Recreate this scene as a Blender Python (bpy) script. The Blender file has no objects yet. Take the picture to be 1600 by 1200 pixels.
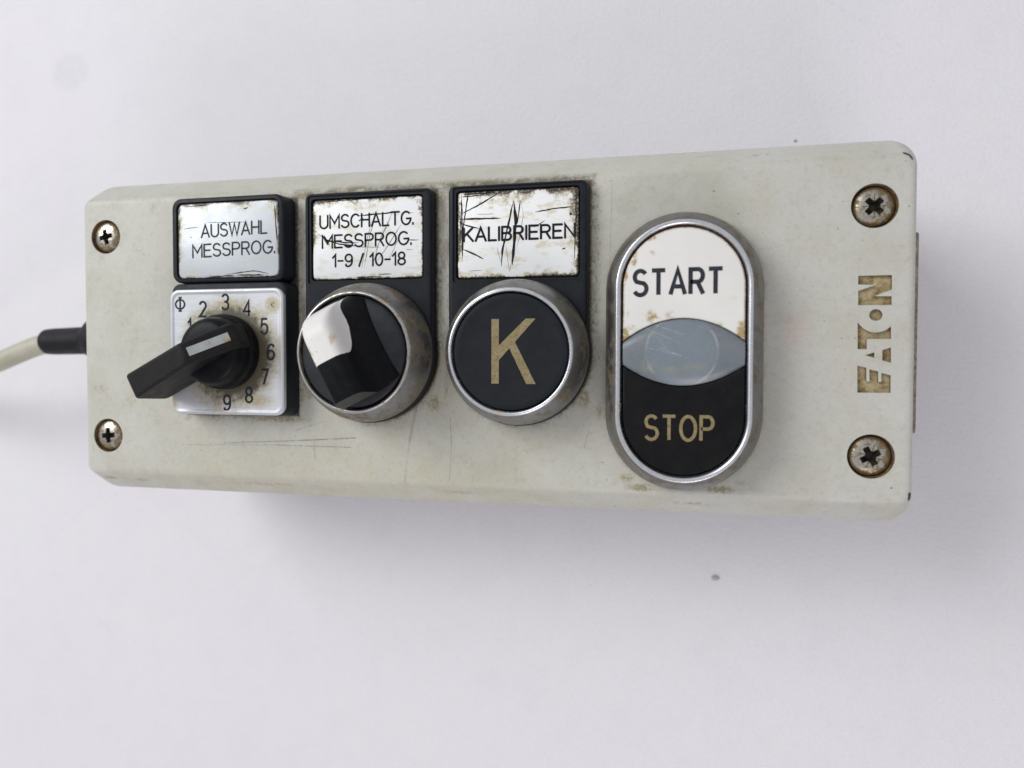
import bpy, bmesh, math, random
from mathutils import Vector, Euler, Matrix
random.seed(7)
R = math.radians
scn = bpy.context.scene
S = 0.01                       # mesh coordinates are given in millimetres; 1 unit = 100 mm
OX, OZ = 16.5, 50.0            # box frame -> world: x+OX, z+OZ (millimetres), table top at world z = 0
scn.unit_settings.scale_length = 0.1

# ------------------------------------------------------------------ camera
cam_d = bpy.data.cameras.new('camera'); cam = bpy.data.objects.new('camera', cam_d)
scn.collection.objects.link(cam); scn.camera = cam
cam.location = ((33.3994+OX)*S, -5.9793*S, (153.0797+OZ)*S)
cam.rotation_euler = (-0.029443, 0.226441, 0.00166)
cam_d.sensor_width = 36; cam_d.sensor_fit = 'HORIZONTAL'; cam_d.lens = 1159.43/1600*36
cam_d.clip_start = 0.01; cam_d.clip_end = 200
cam_d.dof.use_dof = True; cam_d.dof.focus_distance = 1.57; cam_d.dof.aperture_fstop = 1.25

# ------------------------------------------------------------------ room light
w = bpy.data.worlds.new('World'); scn.world = w; w.use_nodes = True
wb = w.node_tree.nodes['Background']; wb.inputs[0].default_value = (0.93, 0.935, 0.97, 1); wb.inputs[1].default_value = 0.54
def area(name, loc, target, sx, sy, watt, col):
    d = bpy.data.lights.new(name, 'AREA'); d.shape = 'RECTANGLE'; d.size = sx; d.size_y = sy; d.energy = watt; d.color = col
    o = bpy.data.objects.new(name, d); scn.collection.objects.link(o); o.location = loc
    o.rotation_euler = (Vector(target)-Vector(loc)).to_track_quat('-Z', 'Y').to_euler()
    return o
area('window_light', (-10.0, 6.5, 11.0), (0, 0, 0), 9, 8, 1600, (0.985, 0.995, 1.0))
area('room_light', (2.5, -11, 8.0), (0, 0, 0), 6, 5, 400, (1.0, 0.93, 0.95))
scn.view_settings.view_transform = 'Standard'; scn.view_settings.look = 'None'
scn.view_settings.exposure = 0.0; scn.view_settings.gamma = 1.0
scn.render.resolution_x = 1024; scn.render.resolution_y = 768

# ------------------------------------------------------------------ node helpers
class NT:
    def __init__(s, name, rough=.5, metal=0.0, spec=.5):
        s.m = bpy.data.materials.new(name); s.m.use_nodes = True; s.t = s.m.node_tree
        s.b = s.t.nodes['Principled BSDF']
        s.b.inputs['Roughness'].default_value = rough; s.b.inputs['Metallic'].default_value = metal
        s.b.inputs['Specular IOR Level'].default_value = spec
        tc = s.n('ShaderNodeTexCoord')
        s.P = s.vm('MULTIPLY_ADD', tc.outputs['Object'], (1/S,)*3, (-OX, 0, -OZ))
        s._sep = None
    def n(s, k): return s.t.nodes.new(k)
    def put(s, sock, v):
        if hasattr(v, 'is_linked') or isinstance(v, bpy.types.NodeSocket): s.t.links.new(v, sock)
        elif isinstance(v, (tuple, list)) and len(v) == 3 and sock.type == 'RGBA': sock.default_value = (*v, 1)
        else: sock.default_value = v
    def vm(s, op, a, b=None, c=None, out=0):
        n = s.n('ShaderNodeVectorMath'); n.operation = op
        s.put(n.inputs[0], a)
        if b is not None: s.put(n.inputs[1], b)
        if c is not None: s.put(n.inputs[2], c)
        return n.outputs[out]
    def ma(s, op, a, b=None, c=None, clamp=False):
        n = s.n('ShaderNodeMath'); n.operation = op; n.use_clamp = clamp
        s.put(n.inputs[0], a)
        if b is not None: s.put(n.inputs[1], b)
        if c is not None: s.put(n.inputs[2], c)
        return n.outputs[0]
    def sep(s):
        if s._sep is None:
            n = s.n('ShaderNodeSeparateXYZ'); s.t.links.new(s.P, n.inputs[0]); s._sep = n
        return s._sep.outputs
    def noise(s, scale, detail=3, rough=.55, off=(0, 0, 0), stretch=(1, 1, 1), dist=0):
        n = s.n('ShaderNodeTexNoise'); n.inputs['Scale'].default_value = scale; n.inputs['Detail'].default_value = detail
        n.inputs['Roughness'].default_value = rough; n.inputs['Distortion'].default_value = dist
        s.t.links.new(s.vm('MULTIPLY_ADD', s.P, stretch, off), n.inputs['Vector'])
        return n.outputs['Fac']
    def ss(s, v, a, b, lo=0.0, hi=1.0):       # smoothstep a->b maps lo->hi
        n = s.n('ShaderNodeMapRange'); n.interpolation_type = 'SMOOTHSTEP'
        s.put(n.inputs[0], v)
        for i, x in zip((1, 2, 3, 4), (a, b, lo, hi)): s.put(n.inputs[i], x)
        return n.outputs[0]
    def mix(s, f, a, b):
        n = s.n('ShaderNodeMix'); n.data_type = 'RGBA'; s.put(n.inputs[0], f); s.put(n.inputs[6], a); s.put(n.inputs[7], b)
        return n.outputs[2]
    def mul(s, a, b): return s.ma('MULTIPLY', a, b)
    def mx(s, *v):
        r = v[0]
        for x in v[1:]: r = s.ma('MAXIMUM', r, x)
        return r
    def rect(s, cx, cy, hx, hy):              # signed distance to an axis-aligned rectangle
        x, y, z = s.sep()
        dx = s.ma('SUBTRACT', s.ma('ABSOLUTE', s.ma('SUBTRACT', x, cx)), hx)
        dy = s.ma('SUBTRACT', s.ma('ABSOLUTE', s.ma('SUBTRACT', y, cy)), hy)
        return s.ma('MAXIMUM', dx, dy)
    def blob(s, cx, cy, rx, ry, cz=None):     # 1 in the centre -> 0 at the rim of an ellipse
        v = s.vm('MULTIPLY', s.vm('SUBTRACT', s.P, (cx, cy, 0)), (1/rx, 1/ry, 0))
        return s.ss(s.vm('LENGTH', v, out=1), 1.0, 0.0)
    def seg(s, a, b):                         # distance to a segment in xy
        A = (a[0], a[1], 0); ba = Vector((b[0]-a[0], b[1]-a[1], 0))
        pa = s.vm('MULTIPLY', s.vm('SUBTRACT', s.P, A), (1, 1, 0))
        n = s.vm('DOT_PRODUCT', pa, tuple(ba/ba.length_squared), out=1)
        h = s.ma('ADD', n, 0.0, clamp=True)
        q = s.n('ShaderNodeVectorMath'); q.operation = 'SCALE'; q.inputs[0].default_value = tuple(ba); s.put(q.inputs[3], h)
        return s.vm('LENGTH', s.vm('SUBTRACT', pa, q.outputs[0]), out=1)
    def bump(s, h, strength=.3, dist=.02):
        n = s.n('ShaderNodeBump'); n.inputs['Strength'].default_value = strength; n.inputs['Distance'].default_value = dist*S*10
        s.put(n.inputs['Height'], h); s.t.links.new(n.outputs[0], s.b.inputs['Normal'])
    def col(s, c): s.put(s.b.inputs['Base Color'], c)
    def rgh(s, r): s.put(s.b.inputs['Roughness'], r)

# ------------------------------------------------------------------ materials
def mat_table():
    t = NT('white_tabletop', .55, spec=.3)
    n1 = t.noise(.02, 4); n2 = t.noise(.9, 4)
    c = t.mix(n1, (.735, .716, .752), (.765, .757, .78))
    c = t.mix(t.mul(t.ss(n2, .45, .75), .16), c, (.62, .615, .64))
    c = t.mix(t.mul(t.ss(t.noise(.12, 5, .6, (3, 3, 3)), .45, .7), .14), c, (.64, .63, .66))
    c = t.mix(t.ss(t.noise(1.6, 3, .6, (8, 1, 2)), .45, .7, 0, .10), c, (.55, .55, .58))
    m = t.mul(t.ss(t.blob(-159, 87, 10, 8.5), .0, .5), t.ss(t.noise(.5, 3), .2, .6, .05, .15))
    # faint rubbed pencil marks
    lines = [((-166, -62), (-152, -50), .5), ((-152, -50), (-140, -48), .4), ((-160, -80), (-150, -92), .5), ((-150, -92), (-136, -97), .5),
             ((15.0, -51), (9.5, -62), .35), ((6, -70), (14, -64), .4), ((95, -100), (104, -102), .4), ((62, 90), (86, 72), .9)]
    l = 0.0
    for a, b, wd in lines:
        l = t.mx(l, t.ss(t.seg(a, b), wd, 0.0))
    l = t.mul(l, t.ss(t.noise(.6, 4), .45, .75, 0, .30))
    c = t.mix(t.ma('ADD', m, l), c, (.42, .42, .46))
    sp = t.ss(t.noise(.55, 5, .75, (5, 9, 0)), .735, .78, 0, .35)
    c = t.mix(sp, c, (.5, .47, .45))
    t.col(c); t.bump(t.ma('ADD', n2, t.mul(t.noise(2.5, 5, .7), .8)), .30, .06); t.rgh(t.ss(n2, .3, .7, .5, .62))
    return t.m

def mat_cover():
    t = NT('worn_grey_plastic', .45, spec=.4)
    x, y, z = t.sep()
    big = t.noise(.035, 4, .6); mid = t.noise(.16, 5, .6, (4, 7, 2)); fine = t.noise(1.1, 5, .7); mic = t.noise(5, 4, .7)
    c = t.mix(t.ss(big, .35, .65), (.525, .519, .455), (.56, .557, .51))
    # yellowed lower left, cooler right end
    yel = t.mul(t.ss(t.blob(-45, -34, 75, 17), .0, .8), t.ss(mid, .3, .7, .3, 1))
    c = t.mix(t.mul(yel, .55), c, (.53, .50, .36))
    c = t.mix(t.ss(x, 10, 70, 0, .55), c, (.53, .527, .505))
    c = t.mix(t.mul(t.ss(t.noise(.09, 5, .65, (31, 3, 3)), .42, .66), .30), c, (.45, .425, .32))
    lc = t.mx(t.blob(-92, 10, 22, 30))
    c = t.mix(t.mul(lc, .25), c, (.56, .56, .49))
    # soft handling dirt
    hd = t.mul(t.ss(mid, .48, .72), t.ss(fine, .3, .7, .35, 1))
    c = t.mix(t.mul(hd, .26), c, (.36, .33, .24))
    # grime creeping out from under everything that is screwed on
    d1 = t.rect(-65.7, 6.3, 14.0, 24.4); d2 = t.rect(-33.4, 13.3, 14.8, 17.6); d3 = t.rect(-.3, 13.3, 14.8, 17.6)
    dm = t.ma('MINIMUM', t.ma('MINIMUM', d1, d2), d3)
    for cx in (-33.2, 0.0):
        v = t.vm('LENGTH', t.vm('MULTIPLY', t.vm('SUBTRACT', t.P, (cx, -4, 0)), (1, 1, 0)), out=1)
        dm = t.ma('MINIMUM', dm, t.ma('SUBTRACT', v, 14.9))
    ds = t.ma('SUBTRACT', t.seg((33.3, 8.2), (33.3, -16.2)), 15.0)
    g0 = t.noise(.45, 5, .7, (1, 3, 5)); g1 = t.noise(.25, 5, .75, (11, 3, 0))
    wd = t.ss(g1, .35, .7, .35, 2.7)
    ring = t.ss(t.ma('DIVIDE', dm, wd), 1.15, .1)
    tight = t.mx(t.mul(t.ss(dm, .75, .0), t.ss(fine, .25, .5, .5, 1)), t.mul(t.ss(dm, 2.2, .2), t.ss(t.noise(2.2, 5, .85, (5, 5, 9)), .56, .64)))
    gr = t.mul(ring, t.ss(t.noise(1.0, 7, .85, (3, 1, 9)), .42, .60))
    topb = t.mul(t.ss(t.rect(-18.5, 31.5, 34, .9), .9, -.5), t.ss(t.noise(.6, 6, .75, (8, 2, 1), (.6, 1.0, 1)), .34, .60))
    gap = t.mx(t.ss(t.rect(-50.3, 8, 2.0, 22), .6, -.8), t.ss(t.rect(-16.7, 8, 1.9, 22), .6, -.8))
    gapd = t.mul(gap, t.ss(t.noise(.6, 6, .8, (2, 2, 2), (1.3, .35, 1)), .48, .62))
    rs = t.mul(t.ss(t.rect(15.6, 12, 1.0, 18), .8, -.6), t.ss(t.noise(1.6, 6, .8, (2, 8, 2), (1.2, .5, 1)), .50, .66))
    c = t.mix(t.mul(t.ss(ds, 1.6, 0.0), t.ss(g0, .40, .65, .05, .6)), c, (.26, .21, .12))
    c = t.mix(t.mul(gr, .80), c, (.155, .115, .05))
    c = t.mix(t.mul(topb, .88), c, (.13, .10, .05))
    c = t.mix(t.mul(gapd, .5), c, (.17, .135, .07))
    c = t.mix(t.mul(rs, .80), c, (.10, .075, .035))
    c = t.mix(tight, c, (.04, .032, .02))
    c = t.mix(t.ss(t.noise(2.4, 4, .7, (6, 6, 6)), .42, .66, 0, .16), c, (.33, .31, .24))
    c = t.mix(t.ss(t.noise(.7, 6, .75, (16, 6, 6)), .50, .68, 0, .26), c, (.34, .30, .19))
    # single stains
    st = [(-88.9, 30.2, 2.2, 3, .5), (-104.5, -12.6, 5, 1.8, .5), (-96, -15.3, 4, 3, .42), (-104.3, -34.6, 4, .9, .8), (-95, -34.9, 4, .9, .7),
          (25.2, -31.6, 5.2, 1.5, .95), (22.3, -29.7, 2.4, 1.6, .8), (40.8, -31.4, 5.4, 1.5, .95), (45, -29.9, 3, 1.1, .5), (16.5, -16.0, 2.0, 4, .6),
          (13.4, -13.6, 2.4, 3.6, .9), (-19.2, -15.0, 3.2, 4, .8), (-46.5, 27, 1.5, 9, .5), (-48.8, -12.8, 1.6, 3.6, .7), (-57, -19.2, 14, 1.2, .8),
          (-14, -34.6, 10, 1.0, .5), (36, -35, 9, 1.1, .6), (-62, -34.6, 22, 1.0, .5), (47.1, 35.2, 1.8, .8, .7), (49.5, 35.4, 1.0, .7, .6), (37, 35.8, 6, .7, .4),
          (-50.4, 31.4, 4, 1.3, .8), (64, -1, 5, 4, .22), (50, -17, 9, 10, .16), (71, -27, 6, 3, .35), (-12, -27, 5, 4, .3), (60, 27.5, 3, 2, .2)]
    sm = 0.0
    for cx, cy, rx, ry, k in st:
        sm = t.mx(sm, t.mul(t.blob(cx, cy, rx, ry), k))
    sm = t.ss(t.mul(sm, t.ss(fine, .3, .66, .2, 1.35)), .10, .95)
    c = t.mix(t.mul(sm, .80), c, (.25, .20, .09))
    # rubbed pink patch
    pk = t.mul(t.ss(t.blob(55, .5, 5, 8), .1, 1), t.ss(fine, .3, .7, .2, .5))
    c = t.mix(t.mul(pk, .55), c, (.60, .36, .34))
    # black chips at the two right corners
    ch = t.mx(t.ss(t.seg((73.7, 33.45), (74.5, 33.0)), .34, .22), t.ss(t.seg((74.5, 33.0), (74.95, 32.2)), .30, .18), t.ss(t.seg((75.5, -30.9), (75.5, -32.0)), .38, .26))
    c = t.mix(t.mul(ch, t.ss(fine, .3, .42)), c, (.02, .02, .02))
    # fine specks
    sp = t.mx(t.ss(t.noise(1.3, 2, .5, (9, 4, 4)), .735, .77, 0, .75), t.ss(t.noise(2.6, 2, .5, (19, 4, 4)), .74, .78, 0, .6))
    c = t.mix(sp, c, (.10, .085, .06))
    # rubbed grey hair lines
    ln = [((-70.8, -25.0), (-51, -23.9), .20, .8), ((-51, -23.9), (-37.7, -23.0), .24, 1), ((-82, -25.7), (-57.5, -25.1), .16, .5), ((-57.5, -25.1), (-38.8, -25.15), .2, .9),
          ((-47.7, -23.8), (-47.6, -27.8), .35, .5), ((-23.4, -16.4), (-24.9, -23.5), .5, .55), ((-24.9, -23.5), (-26.1, -32.7), .35, .4),
          ((-15.5, -18.4), (-15.3, -24.6), .18, .7), ((-15.3, -24.6), (-15.8, -31.6), .16, .5), ((-52.2, -21.6), (-44.7, -19.2), .14, .6),
          ((19, 31), (18.6, 10), .2, .35), ((14.5, -20), (13.5, -24), .25, .4), ((-98, 22), (-94, 27), .12, .3), ((50, -8), (56, -12), .12, .3)]
    lm = 0.0
    for a, b, wdt, k in ln:
        lm = t.mx(lm, t.mul(t.ss(t.seg(a, b), wdt, wdt*.2), k))
    lm = t.mul(lm, t.ss(t.noise(1.4, 4, .7, (1, 1, 1)), .32, .55))
    c = t.mix(t.mul(lm, .75), c, (.17, .17, .17))
    t.col(c)
    t.rgh(t.ss(mid, .3, .7, .36, .52))
    t.bump(t.ma('ADD', t.mul(mic, .7), t.mul(fine, .5)), .16, .05)
    return t.m

def mat_simple(name, c0, c1, rough, metal=0, sc=.5, spec=.5, bump=.1, bs=3.0, speck=None, rv=.08):
    t = NT(name, rough, metal, spec)
    n = t.noise(sc, 5, .65); f = t.noise(bs, 5, .7)
    c = t.mix(t.ss(n, .35, .68), c0, c1)
    if speck: c = t.mix(t.ss(t.noise(speck[1], 4, .75, (7, 1, 3)), speck[2], speck[2]+.06, 0, speck[3]), c, speck[0])
    t.col(c); t.rgh(t.ss(n, .3, .7, rough-rv, rough+rv)); t.bump(f, bump, .03)
    return t.m

def mat_grimy_metal(name, base, dirt, rough, amount=.5, seed=0):
    t = NT(name, rough, 1.0)
    n = t.noise(.28, 6, .7, (seed, 3, 1)); f = t.noise(1.1, 6, .75, (1, seed, 4))
    m = t.mul(t.ss(n, .62-amount*.26, .72-amount*.16), t.ss(f, .30, .56, .25, 1))
    m = t.mx(m, t.mul(t.mul(t.ss(t.sep()[2], 6.0, 3.2), t.ss(f, .38, .62, .1, 1)), min(1, amount*1.2)))
    c = t.mix(m, t.mix(t.ss(f, .3, .7), base, tuple(b*.86 for b in base)), dirt)
    t.col(c); t.put(t.b.inputs['Metallic'], t.ss(m, 0, 1, .92, .15)); t.rgh(t.ss(m, 0, 1, rough, .6)); t.bump(t.ma('ADD', t.mul(f, .5), t.mul(m, .6)), .04, .03)
    return t.m

def mat_label(name, cx, cy, hx, hy, base, worn, metal, corner=(.9, 1.0)):
    t = NT(name, .34, metal)
    n = t.noise(.22, 6, .72, (cx, 2, 1)); f = t.noise(2.2, 6, .75, (cx, 5, 1)); b = t.noise(.9, 5, .7, (3, cx, 8))
    c = t.mix(t.mul(t.ss(t.noise(.35, 4, .6, (5, cx, 1), (.7, 1.5, 1)), .5, .68), .55*worn), base, (.60, .53, .32))
    d = t.ma('MULTIPLY', t.rect(cx, cy, hx, hy), -1.0)                 # distance in from the rim
    reach = t.mul(t.ss(n, .40, .66, .10, 2.3*worn), t.ss(t.sep()[1], cy-hy, cy+hy, .45, 1.2))
    e = t.mul(t.ss(t.ma('DIVIDE', d, reach), 1.0, .25), t.ss(f, .30, .5))
    c = t.mix(t.mul(t.ss(t.ma('DIVIDE', d, reach), 2.2, .6), t.ss(b, .35, .6, 0, .75)), c, (.42, .33, .13))
    c = t.mix(e, c, (.045, .035, .02))
    sx = t.noise(1.0, 4, .8, (2, 2, cx), (.25, 3.0, 1))
    c = t.mix(t.ss(sx, .66, .76, 0, .35*worn), c, (.33, .30, .24))
    t.col(c); t.put(t.b.inputs['Metallic'], t.ss(e, 0, 1, metal, 0)); t.rgh(t.ss(n, .3, .7, .28, .42)); t.bump(t.ma('ADD', t.mul(sx, .6), t.mul(e, -.6)), .18, .03)
    return t.m

def mat_dial():
    t = NT('brushed_dial_aluminium', .42, .4)
    n = t.noise(.4, 6, .72, (3, 2, 8)); f = t.noise(1.8, 6, .7)
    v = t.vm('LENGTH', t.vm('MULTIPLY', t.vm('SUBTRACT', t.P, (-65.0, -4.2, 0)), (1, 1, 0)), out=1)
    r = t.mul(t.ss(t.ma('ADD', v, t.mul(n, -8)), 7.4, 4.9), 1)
    rb = t.mul(t.ss(t.ma('ADD', v, t.mul(n, -9)), 9.8, 5.2), t.ss(f, .25, .6, .3, .8))
    br = t.noise(.8, 4, .8, (0, 0, 0), (.15, 6, 1))
    c = t.mix(t.ss(br, .3, .7), (.54, .555, .58), (.62, .63, .655))
    c = t.mix(rb, c, (.36, .29, .13))
    bl = t.mx(t.blob(-54.3, 6.4, 3.4, 3.2), t.mul(t.blob(-58.5, -14.6, 9, 3.2), .65), t.mul(t.blob(-65.5, 6.7, 9, 2.2), .6), t.mul(t.blob(-79.2, -15.5, 2.2, 5), .6))
    c = t.mix(t.mul(t.ss(t.mul(bl, t.ss(f, .2, .7, .4, 1.3)), .15, .7), .7), c, (.42, .35, .17))
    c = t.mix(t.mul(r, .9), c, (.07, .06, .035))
    c = t.mix(t.mul(t.ss(t.blob(-54.3, 6.4, 1.1, 1.1), .2, .7), t.ss(t.noise(3.4, 3), .5, .56)), c, (.03, .03, .03))
    t.col(c); t.put(t.b.inputs['Metallic'], t.ss(t.mx(rb, bl), 0, 1, .4, .05)); t.rgh(t.ss(n, .3, .7, .36, .5)); t.bump(t.mul(br, .5), .12, .02)
    return t.m

def mat_start():
    t = NT('stained_white_cap', .3)
    f = t.noise(.9, 6, .7, (2, 5, 1)); n = t.noise(.3, 5, .6)
    c = t.mix(n, (.70, .69, .65), (.77, .765, .74))
    st = [(27.5, 2.6, 3.2, 2.4, .8), (31, 2.9, 2.4, 1.6, .6), (22.6, -1.2, 1.8, 3.8, 1.3), (43.8, -.5, 1.5, 3.8, 1.25), (39.5, .8, 2.4, 1.5, .7), (24.0, 14.2, 1.3, 3.6, 1.35),
          (22.5, 10.3, .9, 2.5, 1.2), (27, 17.6, 3.0, 1.2, 1.0), (34, 19.5, 4.5, .7, 1.1), (27.8, 14.8, 1.4, 1.0, .6), (42.4, 5.5, 1.6, 2.4, .4), (23, 3, .7, 2, .6), (24.2, .3, 1.6, 1.8, .6)]
    sm = 0.0
    for cx, cy, rx, ry, k in st: sm = t.mx(sm, t.mul(t.blob(cx, cy, rx, ry), k))
    sm = t.ss(t.mul(sm, t.ss(f, .32, .66, .2, 1.4)), .12, 1.1)
    c = t.mix(t.mul(sm, .92), c, (.36, .25, .075))
    rim = t.ma('SUBTRACT', 11.3, t.seg((33.35, 8.2), (33.35, -16.2)))
    c = t.mix(t.mul(t.ss(rim, .55, .05), t.ss(f, .3, .6, .3, .9)), c, (.25, .13, .05))
    c = t.mix(t.ss(t.noise(1.5, 2, .5, (4, 4, 4)), .745, .77, 0, .6), c, (.2, .17, .15))
    t.col(c); t.bump(f, .08, .02)
    return t.m

def mat_lens():
    t = NT('milky_lens', .22)
    n = t.noise(.25, 5, .6, (2, 1, 1)); f = t.noise(.9, 5, .7)
    c = t.mix(n, (.13, .155, .18), (.215, .235, .25))
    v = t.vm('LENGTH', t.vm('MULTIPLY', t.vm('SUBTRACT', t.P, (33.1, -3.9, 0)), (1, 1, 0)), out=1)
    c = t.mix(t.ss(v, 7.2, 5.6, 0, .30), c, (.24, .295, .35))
    ring = t.ss(t.ma('ABSOLUTE', t.ma('SUBTRACT', v, 6.6)), .35, .05)  # inner diffuser ring, its highlight painted into the lens colour
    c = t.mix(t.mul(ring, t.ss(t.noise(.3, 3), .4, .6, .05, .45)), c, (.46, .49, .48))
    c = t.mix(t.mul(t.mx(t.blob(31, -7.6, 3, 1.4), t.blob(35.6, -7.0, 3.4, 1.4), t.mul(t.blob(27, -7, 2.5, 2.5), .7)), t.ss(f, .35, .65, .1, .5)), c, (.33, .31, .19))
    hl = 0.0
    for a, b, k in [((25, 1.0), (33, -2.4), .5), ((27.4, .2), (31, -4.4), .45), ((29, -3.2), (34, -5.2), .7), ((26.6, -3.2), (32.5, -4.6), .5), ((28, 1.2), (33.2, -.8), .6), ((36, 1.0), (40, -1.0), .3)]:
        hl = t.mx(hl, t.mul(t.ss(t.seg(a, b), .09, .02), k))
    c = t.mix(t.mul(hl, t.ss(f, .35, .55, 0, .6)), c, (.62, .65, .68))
    t.col(c); t.rgh(t.ss(f, .3, .7, .22, .34)); t.bump(f, .06, .02)
    t.b.inputs['Subsurface Weight'].default_value = .25
    t.b.inputs['Subsurface Radius'].default_value = (.02, .02, .025)
    return t.m

def mat_gold():
    t = NT('dull_gold_print', .5)
    n = t.noise(.8, 5, .7); f = t.noise(1.9, 5, .75, (1, 6, 3), (1, 1, 1), 1.5)
    c = t.mix(t.ss(n, .35, .65), (.235, .185, .085), (.29, .23, .115))
    c = t.mix(t.ss(f, .50, .60, 0, .8), c, (.11, .085, .045))
    c = t.mix(t.ss(t.noise(.5, 4, .6, (5, 1, 1)), .5, .66, 0, .5), c, (.17, .13, .06))
    t.col(c); return t.m

def mat_rust():
    t = NT('rusty_screw_steel', .3, 1)
    rad = t.vm('LENGTH', t.vm('MULTIPLY', t.vm('ADD', t.P, (OX, 0, 0)), (1, 1, 0)), out=1)
    n = t.noise(.55, 6, .7); f = t.noise(1.5, 5, .75, (4, 4, 1))
    m = t.mx(t.mul(t.ss(n, .50, .64), t.ss(f, .3, .6)), t.mul(t.ss(t.ma('ADD', rad, t.mul(n, 5.0)), 5.2, 6.1), .95))
    c = t.mix(m, (.56, .53, .47), (.12, .07, .018))
    c = t.mix(t.mul(t.ss(t.noise(.8, 6, .75, (8, 3, 1)), .50, .58), .75), c, (.22, .14, .035))
    c = t.mix(t.ss(f, .62, .72, 0, .9), c, (.06, .03, .012))
    t.col(c); t.put(t.b.inputs['Metallic'], t.ss(m, 0, 1, 1, .25)); t.rgh(t.ss(m, 0, 1, .26, .55)); t.bump(f, .08, .05)
    return t.m

def mat_inlay():
    t = NT('brown_recess_dirt', .5)
    n = t.noise(.5, 6, .7, (1, 2, 3)); f = t.noise(1.3, 6, .75)
    c = t.mix(t.ss(n, .36, .60), (.21, .13, .03), (.42, .35, .20))
    c = t.mix(t.ss(f, .56, .68, 0, .85), c, (.62, .60, .50))
    c = t.mix(t.ss(t.noise(1.6, 5, .8, (9, 9, 1)), .60, .70, 0, .85), c, (.06, .045, .02))
    t.col(c); t.bump(f, .3, .05); return t.m

def mat_selector_white():
    t = NT('stained_white_insert', .42, spec=.3)
    f = t.noise(1.0, 6, .7)
    c = t.mix(f, (.74, .72, .69), (.80, .785, .76))
    b = t.mx(t.mul(t.blob(-36.2, -4.4, 1.9, 2.6), .62), t.mul(t.blob(-35.4, -6.6, 1.2, 1.2), .7), t.mul(t.blob(-31.7, -1.6, .95, 2.0), 1.2))
    b = t.ss(t.mul(b, t.ss(f, .3, .65, .35, 1.3)), .2, .8)
    c = t.mix(t.mul(b, .6), c, (.50, .38, .18))
    c = t.mix(t.ss(t.noise(1.9, 2, .5, (2, 8, 4)), .74, .77, 0, .7), c, (.12, .1, .1))
    t.col(c); t.bump(f, .06, .02); return t.m

M = {}
M['table'] = mat_table(); M['cover'] = mat_cover()
M['wall'] = mat_simple('recess_wall_grime', (.09, .05, .02), (.20, .14, .06), .6, sc=.8)
M['socket'] = mat_simple('near_black_socket', (.008, .006, .004), (.03, .02, .01), .6, sc=.8)  # near-black colour for the walls of the screw cross recess
M['base'] = mat_simple('grey_base_plastic', (.40, .41, .39), (.45, .45, .42), .5)
M['black'] = mat_simple('satin_black_plastic', (.012, .0145, .019), (.016, .0185, .023), .42, sc=.4, spec=.16, bump=.08, bs=2.5, speck=((.07, .066, .05), 1.1, .68, .4))
M['blackcap'] = mat_simple('matt_black_cap', (.0125, .014, .018), (.016, .018, .0225), .48, sc=.3, spec=.14, rv=.03, bump=.08, bs=5, speck=((.10, .105, .11), 1.3, .67, .35))
M['stopcap'] = mat_simple('worn_black_cap', (.0065, .0065, .008), (.0095, .009, .009), .36, sc=.3, spec=.14, rv=.04, bump=.10, bs=2.6, speck=((.09, .08, .065), 1.5, .66, .5))
M['knob'] = mat_simple('worn_black_knob', (.005, .0055, .007), (.009, .0095, .011), .36, sc=.5, spec=.11, rv=.04, bump=.10, bs=3.0, speck=((.10, .095, .075), 1.4, .665, .5))
M['disc'] = mat_simple('matt_black_disc', (.014, .0155, .019), (.022, .024, .029), .5, sc=.4, spec=.3, bump=.14, bs=2.6, speck=((.10, .10, .09), 1.6, .66, .4))
M['lever'] = mat_simple('rough_black_lever', (.009, .009, .0095), (.015, .0148, .014), .5, sc=.5, spec=.18, bump=.22, bs=2.4, speck=((.09, .082, .05), .9, .66, .45))
M['bezel'] = mat_grimy_metal('satin_chrome_bezel', (.29, .292, .295), (.12, .092, .045), .38, .55, 2)
M['bezel2'] = mat_grimy_metal('grimy_chrome_bezel', (.27, .268, .262), (.12, .088, .042), .40, .78, 9)
M['bezel3'] = mat_grimy_metal('dark_chrome_bezel', (.235, .23, .218), (.12, .095, .055), .38, .62, 14)
M['rim2'] = mat_grimy_metal('dull_chrome_lip', (.50, .50, .49), (.24, .19, .10), .30, .6, 3)
M['rim'] = mat_grimy_metal('bright_chrome_lip', (.72, .735, .77), (.36, .30, .18), .27, .16, 5)
M['label_r'] = mat_label('bluish_engraved_label', -66.0, 21.3, 12.7, 8.5, (.56, .60, .63), .55, .12)
M['label_s'] = mat_label('white_engraved_label', -33.75, 20.75, 12.8, 8.7, (.86, .875, .88), .75, 0)
M['label_k'] = mat_label('scratched_engraved_label', -.3, 20.6, 12.85, 9.0, (.88, .89, .885), 1.1, 0)
M['dial'] = mat_dial(); M['start'] = mat_start(); M['lens'] = mat_lens(); M['gold'] = mat_gold(); M['rust'] = mat_rust(); M['inlay'] = mat_inlay()
M['ink'] = mat_simple('black_engraving', (.010, .010, .011), (.025, .025, .027), .7, sc=2.0, spec=.1)
M['inkgrey'] = mat_simple('grey_black_print', (.022, .025, .032), (.038, .042, .05), .55, sc=1.0, spec=.15)
M['inkblue'] = mat_simple('dark_dial_print', (.02, .023, .038), (.04, .044, .06), .6, sc=1.5, spec=.1)
M['scr'] = mat_simple('dark_scratch', (.008, .008, .008), (.03, .028, .026), .7, sc=2.0, spec=.1)
M['scrg'] = mat_simple('grey_scratch', (.15, .15, .16), (.30, .30, .31), .6, sc=2.0)
M['swhite'] = mat_selector_white()
M['mark'] = mat_simple('grey_pointer_paint', (.33, .36, .36), (.40, .42, .42), .4, sc=.6, speck=((.38, .24, .04), .5, .56, .9))
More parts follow.
